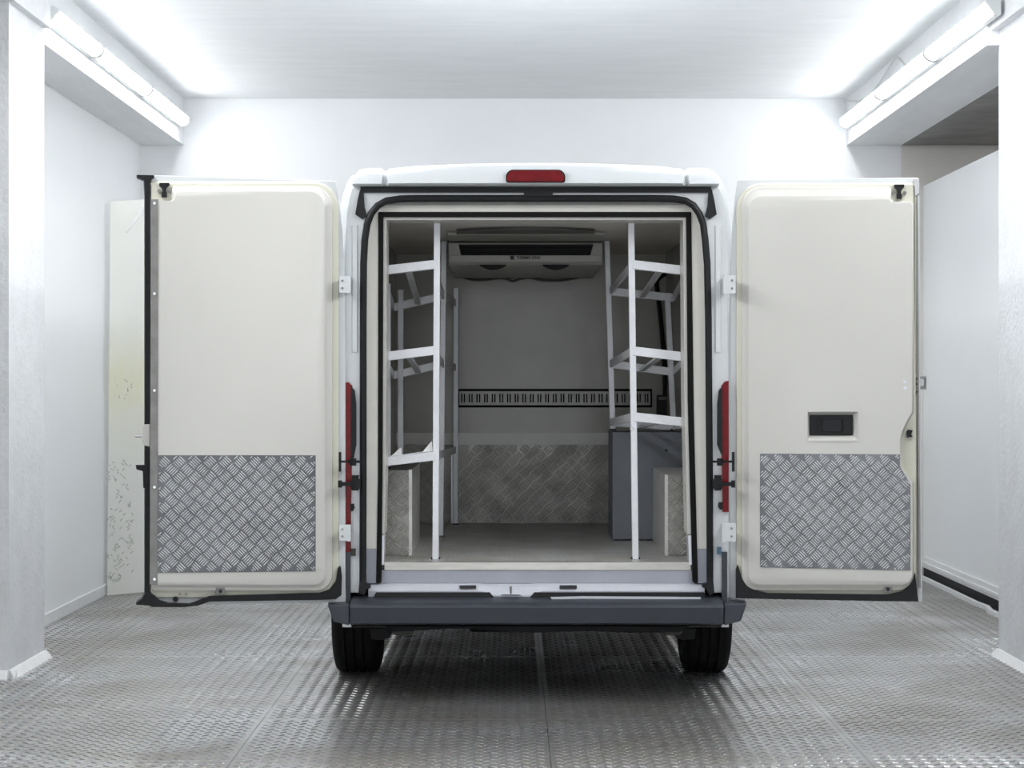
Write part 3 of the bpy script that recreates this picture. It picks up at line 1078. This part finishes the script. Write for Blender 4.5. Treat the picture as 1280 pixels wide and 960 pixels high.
def left_panel_loop(l, t, r, b_, rad, notch, rtop=None):
    """rounded outline with the corner by the catch cut away"""
    rtop = rtop or rad
    out = [(l, t + notch[1]), (l + notch[0] - 3, t + notch[1]), (l + notch[0], t + notch[1] - 3), (l + notch[0], t + 3), (l + notch[0] + 3, t)]
    for k in range(7):
        a = math.radians(-90 + 15 * k)
        out.append((r - rtop + rtop * math.cos(a), t + rtop + rtop * math.sin(a)))
    for k in range(7):
        a = math.radians(15 * k)
        out.append((r - rad + rad * math.cos(a), b_ - rad + rad * math.sin(a)))
    for k in range(3):
        a = math.radians(90 + 45 * k)
        out.append((l + 3 + 3 * math.cos(a), b_ - 3 + 3 * math.sin(a)))
    return out


N0 = (24, 24)
s_ = MB()
D.steps(s_, [([*left_panel_loop(188, 226, 424.5, 748, 30, (1, 1), 34)], -.01), ([*left_panel_loop(188.5, 228, 423, 746.5, 28, (1, 1), 32)], .022),
             ([*left_panel_loop(189, 230, 419, 742, 26, (1, 1), 30)], .028)])
part(s_, 'door_frame', 'creamy', dl, smooth=True)
s_ = MB()
D.steps(s_, [([*left_panel_loop(189.5, 232.5, 416.5, 739, 20, (24, 19), 26)], .02), ([*left_panel_loop(190, 233.5, 415, 738, 20, (25, 19), 26)], .048),
             ([*left_panel_loop(190, 236, 410, 734, 16, (26, 15), 22)], .054), ([*left_panel_loop(190.5, 238.5, 406.5, 731.5, 14, (27, 12.5), 20)], .072),
             ([*left_panel_loop(191, 240, 405, 730, 13, (28, 11), 19)], .076)])
part(s_, 'inner_panel', 'cream', dl, smooth=True)
lock(D, dl, 205.5, 237.5, .028)
# edge strip with screws
s_ = MB()
D.slab(s_, [(188.5, 249), (198, 249), (197, 731), (187, 731)], .07, .082)
es = part(s_, 'edge_strip', 'zinc', dl, .002)
for yy in (254, 367, 488, 609, 724):
    part(MB().cyl(D.px(193, yy, .082), D.px(193, yy, .087), .0065, 8), 'screw', 'screw', es)
# tread plate
s_uv = [D.uv(x, y, .076) for x, y in ((198, 569), (394.5, 569), (394.5, 714), (195.5, 716))]
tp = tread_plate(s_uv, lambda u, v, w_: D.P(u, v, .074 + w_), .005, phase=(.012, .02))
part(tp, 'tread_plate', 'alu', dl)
# rubbers along the closing edge
s_ = MB()
D.slab(s_, [(181, 222), (188, 222), (187.5, 470), (187, 757), (181, 757), (181, 480)], -.03, .035)
er = part(s_, 'edge_rubber', 'rubber', dl, .003)
s_ = MB()
D.slab(s_, [(171, 218.5), (192.5, 219), (193, 222), (187, 225), (186, 244), (181, 246), (180, 225), (172, 222)], -.02, .04)
part(s_, 'rubber_flange', 'rubber', dl)
s_ = MB()
D.slab(s_, [(170, 581.5), (185, 581.5), (185, 610), (179.5, 610), (179, 589), (171, 587)], -.02, .04)
part(s_, 'rubber_flange', 'rubber', dl)
lb = MB()
D.slab(lb, [(179.5, 531), (187.5, 530), (187.5, 559), (180.5, 557), (178, 552), (178, 537)], -.01, .05)
lbo = part(lb, 'latch_block', 'cream', dl, .004)
part(MB().cyl(D.px(169, 545.5, .02), D.px(181, 545.5, .02), .005, 8), 'latch_pin', 'steel', lbo)
# bottom rubber
s_ = MB()
D.slab(s_, [(170, 756), (172, 752), (178, 748), (181, 742), (186, 740), (193, 744), (200, 751), (212, 754.5), (238, 755), (250, 751), (262, 745.5),
            (280, 744.5), (400, 741), (412, 737), (420, 727), (423, 710), (426, 708), (427.5, 720), (427, 744), (420, 749), (400, 750), (262, 752),
            (248, 757), (230, 759), (190, 759), (186, 757)], -.02, .045)
part(s_, 'bottom_rubber', 'rubber', dl, .003)
s_ = MB()
D.slab(s_, [(270, 735), (281, 735), (281, 743), (270, 743)], .02, .056)
bk = part(s_, 'bottom_bracket', 'zinc', dl, .002)
part(MB().cyl(D.px(275.5, 739, .056), D.px(275.5, 739, .062), .009, 10), 'bracket_bolt', 'dark', bk)
part(MB().cyl(D.px(219.5, 749, .0), D.px(219.5, 749, .032), .013, 14), 'drain_plug', 'blackp', dl)
for xx in (225, 232.5):
    part(MB().cyl(D.px(xx, 742.5, .0), D.px(xx, 742.5, .032), .007, 10), 'small_plug', 'zinc', dl)

# right door
D = DoorPlane(1.022, 9.55, 1.887, 9.42)
dr = door(D, 'right rear door with a recessed black inner handle')
skin = [(912, 748), (912, 420), (913, 330), (915, 285), (918, 252), (920.5, 228), (922, 224.5), (1147, 222), (1149, 225), (1150.5, 480), (1153, 752)]
s_ = MB()
D.slab(s_, skin, -.05, 0)
part(s_, 'door_skin', 'van', dr, .004)


def right_panel_loop(l, t, r, b_, rad, notch, rtop, bite):
    """mirror of the left one, with a bite by the latch and the cut corner at the upper right"""
    out = []
    for k in range(7):
        a = math.radians(180 + 15 * k)
        out.append((l + rtop + rtop * math.cos(a), t + rtop + rtop * math.sin(a)))
    out += [(r - notch[0] - 3, t), (r - notch[0], t + 3), (r - notch[0], t + notch[1] - 3), (r - notch[0] + 3, t + notch[1]), (r - 3, t + notch[1]), (r, t + notch[1] + 4)]
    out += [(r, 515), (r - bite * .35, 524), (r - bite * .85, 539), (r - bite, 550), (r - bite, 582), (r - bite * .8, 588), (r, 603)]
    for k in range(7):
        a = math.radians(15 * k)
        out.append((r - rad + rad * math.cos(a), b_ - rad + rad * math.sin(a)))
    for k in range(7):
        a = math.radians(90 + 15 * k)
        out.append((l + rad + rad * math.cos(a), b_ - rad + rad * math.sin(a)))
    return out


s_ = MB()
D.steps(s_, [(right_panel_loop(920, 228, 1147, 747, 30, (1, 1), 34, 0), -.01), (right_panel_loop(921, 229.5, 1146, 745, 28, (1, 1), 32, 0), .022),
             (right_panel_loop(924, 231, 1144.5, 741, 26, (1, 1), 30, 0), .028)])
part(s_, 'door_frame', 'creamy', dr, smooth=True)
# inner panel with the opening for the handle
HR = [(1009.5, 514.5), (1073, 514.5), (1073, 550.5), (1009.5, 550.5)]
s_ = MB()
loopsR = [(right_panel_loop(926.5, 233, 1142.5, 738.5, 22, (28, 18), 26, 14), .02), (right_panel_loop(927.5, 234, 1142, 737.5, 20, (28, 18), 26, 15), .048),
          (right_panel_loop(931.5, 238, 1141.5, 734, 17, (28, 14), 22, 16), .054), (right_panel_loop(935, 244, 1141, 731.5, 14, (28, 8.5), 19, 16), .072)]
D.steps(s_, loopsR)
s_.f.pop()                                          # front cap is replaced by the pierced face below
fr = right_panel_loop(936.5, 246, 1140, 730, 13, (28, 7), 18, 15)
fv = [D.uv(x, y, .076) for x, y in fr]
hv = [D.uv(x, y, .076) for x, y in HR]
b0 = len(s_.v)
n = len(fr)
s_.v += [tuple(D.P(u, z, .076)) for u, z in fv] + [tuple(D.P(u, z, .076)) for u, z in hv]
for t3 in tessellate_polygon([[Vector((u, z, 0)) for u, z in fv], [Vector((u, z, 0)) for u, z in hv]]):
    s_.f.append(tuple(b0 + i for i in t3))
for i in range(n):
    j = (i + 1) % n
    s_.f.append((b0 - n + i, b0 - n + j, b0 + j, b0 + i))
part(s_, 'inner_panel', 'cream', dr, smooth=True)
s_ = MB()
HI = [(1012, 519), (1066, 519), (1066, 544), (1012, 544)]
s_.loft([[D.px(x, y, .078) for x, y in ((1007.5, 512.5), (1075, 512.5), (1075, 552.5), (1007.5, 552.5))],
         [D.px(x, y, .0785) for x, y in HR], [D.px(x, y, .045) for x, y in HI]], True, False, True)
hs = part(s_, 'handle_surround', 'cream', dr)
s_ = MB()
D.slab(s_, rrect(1012.5, 520, 1065, 543, 3, 3), .046, .058, [rrect(1019, 524, 1054, 540, 2, 3)])
part(MB().add([D.px(x, y, .0465, .046) for x, y in HI], [(0, 1, 2, 3)]), 'handle_back', 'blackp', dr)
hd_ = part(s_, 'door_handle', 'blackp', dr, .002)
s_ = MB()
D.slab(s_, rrect(1028, 524.5, 1052, 539.5, 2, 3), .046, .062)
part(s_, 'handle_lever', 'handle', dr, .003)
lock(D, dr, 1124, 239.5, .028)
pl = [(950, 567), (1125, 568), (1125, 583), (1138, 606), (1138, 713), (950, 709)]
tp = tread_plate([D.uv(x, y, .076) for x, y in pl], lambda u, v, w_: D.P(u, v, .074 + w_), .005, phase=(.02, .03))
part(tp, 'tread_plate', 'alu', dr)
s_ = MB()
D.slab(s_, [(919.5, 748), (919.5, 712), (921.5, 706), (924, 712), (927, 724), (934, 733), (948, 739), (960, 741.5), (1110, 743.5), (1128, 739), (1138, 730),
            (1144, 716), (1148, 752), (1100, 751.5)], -.02, .045)
part(s_, 'bottom_rubber', 'rubber', dr, .003)
s_ = MB()
D.slab(s_, [(1104.5, 732), (1115.5, 732), (1115.5, 741), (1104.5, 741)], .02, .056)
bk = part(s_, 'bottom_bracket', 'zinc', dr, .002)
part(MB().cyl(D.px(1110, 736.5, .056), D.px(1110, 736.5, .062), .009, 10), 'bracket_bolt', 'dark', bk)
s_ = MB()
D.slab(s_, [(1145, 246), (1147.3, 246), (1149, 500), (1151, 735), (1148.5, 735), (1146.5, 500)], -.01, .03)
part(s_, 'edge_channel', 'zinc', dr)
s_ = MB()
D.slab(s_, [(1142, 224), (1149, 223), (1149.5, 242), (1144, 246)], -.01, .034)
part(s_, 'corner_cap', 'steel', dr, .003)
s_ = MB()
D.slab(s_, [(1146, 470), (1158, 470), (1158, 486.5), (1146, 486.5)], -.07, -.03, [rrect(1150, 473, 1156, 483, 2, 2)])
oh = part(s_, 'outer_latch', 'zinc', dr, .002)
s_ = MB()
D.slab(s_, [(1148, 471), (1157.5, 471), (1157.5, 486), (1148, 486)], -.075, -.065)
part(s_, 'latch_back', 'steel', dr)
s_ = MB()
D.slab(s_, [(1133, 540), (1135, 537), (1141, 538), (1139, 543), (1141, 546), (1134, 547)], .028, .05)
part(s_, 'edge_latch', 'blackp', dr)
for xy in ((1131, 477), (1131.5, 485)):
    part(MB().cyl(D.px(*xy, .076), D.px(*xy, .078), .008, 10), 'panel_screw', 'alubar', dr)
for yy in (473, 480, 490):
    part(MB().cyl(D.px(1146, yy, .028), D.px(1146, yy, .033), .004, 8), 'edge_screw', 'dark', dr)

# ------------------------------------------------------------------ inside the hold
# cooling unit
cu = empty('cooling_unit', (CX, 11.6, 2.12), 'flat grey cooling unit with black grille under the cargo ceiling', 'cooling unit')
YU = 10.97
q = [(560, 300), (752, 300), (752, 325), (748, 331), (566, 331), (560, 325)]
f = [at(x, y, YU) for x, y in q]
zb_ = f[4].z
top = ZCE - .001
u_ = MB()
xa, xb = X_(561, YU), X_(753, YU)
zg1, zg0 = Z_(305, YU), Z_(319, YU)
prof_u = [(YU + .03, top), (YU + .03, zg1 + .012), (YU, zg1 + .006), (YU + .0, zg1), (YU + .05, zg1 - .002), (YU + .05, zg0 + .002), (YU, zg0), (YU + .004, zb_ + .016),
          (YU + .03, zb_), (12.31, zb_ - .005), (12.31, top)]
u_.loft([[(x, yy, zz) for yy, zz in prof_u] for x in (xa, xb)], True)
part(u_, 'casing', 'unit', cu, .003)
# cheeks either side of the grille
for q in ([(561, 304.5), (573, 304.5), (576, 319), (561, 319)], [(753, 304.5), (742, 304.5), (738, 319), (753, 319)]):
    part(MB().prism_px(q, YU - .001, YU + .05), 'grille_cheek', 'unit', cu)
part(MB().prism_px([(572, 305), (743, 305), (740, 319), (575, 319)], YU + .045, YU + .05), 'grille_void', 'dark', cu)
for k in range(4):
    yy = 307.5 + k * 3
    part(MB().prism_px([(572, yy), (743, yy), (743, yy + .7), (572, yy + .7)], YU + .025, YU + .045), 'grille_slat', 'blackp', cu)
part(MB().prism_px([(560, 301), (752, 301), (752, 302.6), (560, 302.6)], YU + .02, YU + .04), 'casing_joint', 'dark', cu)
# smoked deflector in front, its front edge bowed
df = MB()
f_, g_ = [], []
for k in range(13):
    x = X_(572 + 170 * k / 12, 10.4)
    yy = 10.17 + .13 * (abs(k - 6) / 6) ** 2
    f_.append(Vector((x, yy, 2.262)))
    g_.append(Vector((x, yy, 2.252)))
f_ += [Vector((X_(744, 10.4), 10.50, 2.262)), Vector((X_(570, 10.4), 10.50, 2.262))]
g_ += [Vector((X_(744, 10.4), 10.50, 2.252)), Vector((X_(570, 10.4), 10.50, 2.252))]
df.plate(f_, g_)
part(df, 'air_deflector', 'unitdark', cu)
hz = Z_(301.5, YU)
part(MB().hexa([(xa, YU + .02, hz), (xb, YU + .02, hz), (xb, YU + .04, 2.262), (xa, YU + .04, 2.262),
                (xa + .01, 10.50, 2.250), (xb - .01, 10.50, 2.250), (xb - .01, 10.50, 2.262), (xa + .01, 10.50, 2.262)]), 'casing_hood', 'unit', cu)
# fan mouths below the front edge
for cx_ in (616, 695):
    pts_ = [(cx_ - 17, 331)] + [(cx_ - 17 + 34 * k / 8, 331 + 5.5 * math.sin(math.pi * k / 8) ** .8) for k in range(1, 8)] + [(cx_ + 17, 331)]
    part(MB().prism_px(pts_, YU + .02, YU + .1), 'fan_mouth', 'dark', cu)


def text_part(txt, size, loc, m, parent, name, width=None):
    c = bpy.data.curves.new(name, 'FONT')
    c.body = txt
    c.size = size
    c.extrude = .001
    c.offset = .0005
    c.align_x, c.align_y = 'LEFT', 'CENTER'
    t_ = bpy.data.objects.new('tmp', c)
    COL.objects.link(t_)
    bpy.context.view_layer.update()
    me = bpy.data.meshes.new_from_object(t_.evaluated_get(bpy.context.evaluated_depsgraph_get()))
    COL.objects.unlink(t_)
    bpy.data.objects.remove(t_)
    xs = [v.co.x for v in me.vertices]
    k = width / (max(xs) - min(xs)) if width else 1
    for v in me.vertices:
        x, y, z = v.co
        v.co = (x * k, -z, y)
    me.materials.clear()
    me.materials.append(M[m])
    o = bpy.data.objects.new(name, me)
    COL.objects.link(o)
    o.parent = parent
    o.location = Vector(loc) - Vector(parent.location)
    return o


text_part('THERMO KING', .021, at(645.5, 322.3, YU - .001), 'ink', cu, 'lettering', .128)
# square emblem: a filled tile with a cross of lines
e0 = at(638, 324.6, YU - .001)
ez = .020
em = MB()
em.box(e0.x, e0.x + ez, e0.y - .001, e0.y, e0.z, e0.z + .0035).box(e0.x, e0.x + ez, e0.y - .001, e0.y, e0.z + ez - .0035, e0.z + ez)
em.box(e0.x, e0.x + .0035, e0.y - .001, e0.y, e0.z, e0.z + ez).box(e0.x + ez - .0035, e0.x + ez, e0.y - .001, e0.y, e0.z, e0.z + ez)
em.bar((e0.x + .003, e0.y, e0.z + .003), (e0.x + ez - .003, e0.y, e0.z + ez - .003), .002, .005)
em.bar((e0.x + .003, e0.y, e0.z + ez - .003), (e0.x + ez - .003, e0.y, e0.z + .003), .002, .005)
part(em, 'emblem', 'ink', cu)

# drain hose sagging under the unit along the bulkhead
hp = [at(x, y, 12.26) for x, y in ((566, 339), (576, 345), (590, 349.5), (608, 349.5), (622, 347.5), (634, 348.5), (641, 351.5), (650, 348.5), (662, 347),
                                   (676, 350), (700, 350.5), (722, 347), (736, 344), (744, 340))]
tag(MB().tube(smooth_path(hp), .008, 8).build('drain_hose', M['unitdark'], None, smooth=True),
    'dark hose sagging under the cooling unit along the bulkhead', 'hose')
# black cable and its box on the right
hp = [at(x, y, 12.26) for x, y in ((836, 338), (826, 346), (821, 352), (822.5, 368), (825, 390), (828, 420), (830, 450), (831.5, 485), (831.5, 494))]
tag(MB().tube(smooth_path(hp), .014, 8).build('supply_cable', M['blackp'], None, smooth=True),
    'thick black cable hanging down the right end of the bulkhead', 'cable')
jb = empty('junction_box', at(830, 518, 12.3), 'small black box at the lower end of the black cable', 'box')
part(MB().prism_px([(822, 494), (840, 494), (840, 520), (822, 520)], 12.23, YW - .001), 'box_body', 'blackp', jb, .004)
part(MB().prism_px([(823.5, 496), (838.5, 496), (838.5, 500), (823.5, 500)], 12.225, 12.23), 'box_lid', 'unitdark', jb)
part(MB().tube([at(831, 520, 12.27), at(831, 534, 12.27)], .012, 8), 'lower_cable', 'blackp', jb)

# blue-grey box against the bulkhead on the right
gb = empty('storage_box', (.72, 11.2, ZFL), 'tall blue-grey painted box behind the right wheel arch', 'box')
xg0 = X_(767, 10.95)
part(MB().box(xg0, XR - .002, 10.965, 11.46, ZFL + .004, Z_(541, 10.95)), 'carcass', 'greybox', gb, .003)
part(MB().box(xg0 - .006, XR - .002, 10.95, 10.966, ZFL + .008, Z_(540, 10.95)), 'front_panel', 'greybox', gb, .002)
part(MB().box(xg0 - .004, xg0 + .012, 10.966, 11.46, ZFL + .004, Z_(540.5, 10.95)), 'side_panel', 'greybox', gb)
part(MB().cyl(at(833, 563, 10.949), at(833, 563, 10.944), .007, 8), 'bolt_hole', 'dark', gb)


# shelf racks: sloping aluminium frames
def rack(label, posts, shelves, name='shelf_rack'):
    root = empty(name, posts[0][0], label, 'rack')
    for a, b_, wd in posts:
        po = part(MB().bar(a, b_, wd, .03, (1, 0, 0)), 'post', 'alurack', root, .002)
        part(MB().box(a.x - wd / 2, a.x + wd / 2, a.y - .02, a.y + .02, a.z - .001, a.z + .008), 'foot_cap', 'blackp', po)
    for fi, fo, ri, ro in shelves:     # front inner, front outer, rear inner, rear outer
        for nm, a, b_ in (('front_rail', fi, fo), ('rear_rail', ri, ro)):
            part(MB().bar(a, b_, .012, .043), nm, 'alurack', root, .002)
            part(MB().bar(a + Vector((0, .02, -.02)), b_ + Vector((0, .02, -.02)), .04, .004), 'rail_flange', 'alurack', root)
        for nm, a, b_ in (('inner_rail', fi, ri), ('outer_rail', fo, ro)):
            part(MB().bar(a, b_, .012, .04), nm, 'alurack', root, .002)
        m0, m1 = fi.lerp(fo, .5), ri.lerp(ro, .5)
        part(MB().bar(m0 + Vector((0, 0, -.012)), m1 + Vector((0, 0, -.012)), .03, .012), 'cross_bar', 'alurack', root)
    return root


def fl(x, Y):
    return Vector((X_(x, Y), Y, ZFL))


YP0, YP1, YP2 = 9.81, 11.25, 12.22
V = Vector
# left
XIL = X_(546, YP0)
xo = XL + .025
lp = [(fl(544.5, YP0), V((X_(546.5, YP0), YP0, ZCE)), .042),
      (V((-.395, YP1, ZFL)), V((-.375, YP1, ZCE)), .04),
      (V((X_(569.5, YP2), YP2, ZFL + .0)), V((X_(570, YP2), YP2, Z_(360, YP2))), .034),
      (V((X_(484.5, 10.15), 10.15, 1.06)), V((X_(484.5, 10.15), 10.15, 1.98)), .03),
      (V((X_(500.5, YP1), YP1, ZFL)), V((X_(501, YP1), YP1, 2.0)), .034)]
lsh = []
for (yi, yo), (zi, zo) in (((330.5, 338), (374, 382)), ((438, 446), (459, 467)), ((570, 577.5), (571, 576))):
    lsh.append((at(543, yi, YP0 - .02), at(477.5, yo, YP0 - .02), V((-.38, YP1, Z_(zi - 4, YP1))), V((xo + .02, YP1, Z_(zo + 2, YP1)))))
lr = rack('left aluminium shelf rack inside the van with three sloping shelves', lp, lsh)
# short rails from the second to the third post
for zi in (372, 459, 571):
    part(MB().bar(V((-.38, YP1, Z_(zi - 4, YP1))), V((X_(569, YP2), YP2, Z_(zi - 4, YP1) - .01)), .012, .04), 'inner_rail', 'alurack', lr, .002)
# torn sheet lying on the lowest shelf
fi, fo, ri, ro = lsh[2]
sh = MB()
up = V((0, 0, .024))
pts_ = [fi + up, fi.lerp(fo, .25) + up, fi.lerp(fo, .6) + up * .9, fo + up]
rea = [ri.lerp(fi, .35) + up, ri.lerp(fi, .3).lerp(ro, .3) + up * 1.2, ri.lerp(ro, .6).lerp(fo, .3) + up, ro.lerp(fo, .4) + up]
sh.loft([[a, b_, b_ + V((0, 0, .003)), a + V((0, 0, .003))] for a, b_ in zip(pts_, rea)], True)
part(sh, 'shelf_sheet', 'alurack', lr)
for a, b_, c in ((0.03, .25, .045), (.62, .85, .03)):
    p0, p1 = fi.lerp(fo, a), fi.lerp(fo, b_)
    pm = p0.lerp(p1, .1) + V((0, .03, .03 + c))
    tri = [p0 + V((0, .01, .02)), p1 + V((0, .01, .02)), pm]
    part(MB().plate(tri, [p + V((0, .004, 0)) for p in tri]), 'torn_flap', 'paper', lr)
# right
rp = [(fl(794.2, YP0), V((X_(788.7, YP0), YP0, ZCE)), .042),
      (V((X_(766, 11.2), 11.2, Z_(540, 10.95) + .004)), V((X_(758.5, 11.2), 11.2, ZCE)), .036),
      (V((X_(842, 11.2), 11.2, Z_(540, 10.95) + .004)), V((X_(834, 11.2), 11.2, 1.98)), .038)]
rsh = []
for xi, (yi, yo), (zi, zo) in ((791, (330.5, 338.5), (364, 372)), (791, (438.5, 446.5), (455, 465)), (792, (521, 528), (528, 533))):
    rsh.append((at(xi, yi, YP0 - .02), at(860, yo, YP0 - .02), V((X_(763, 11.2), 11.2, Z_(zi, 11.2))), V((X_(842, 11.2), 11.2, Z_(zo, 11.2)))))
rr_ = rack('right aluminium shelf rack inside the van standing partly on the blue-grey box', rp, rsh)
part(MB().cyl(at(790.5, 536, YP0 - .024), at(790.5, 536, YP0 - .017), .011, 10), 'rail_bolt', 'steel', rr_)
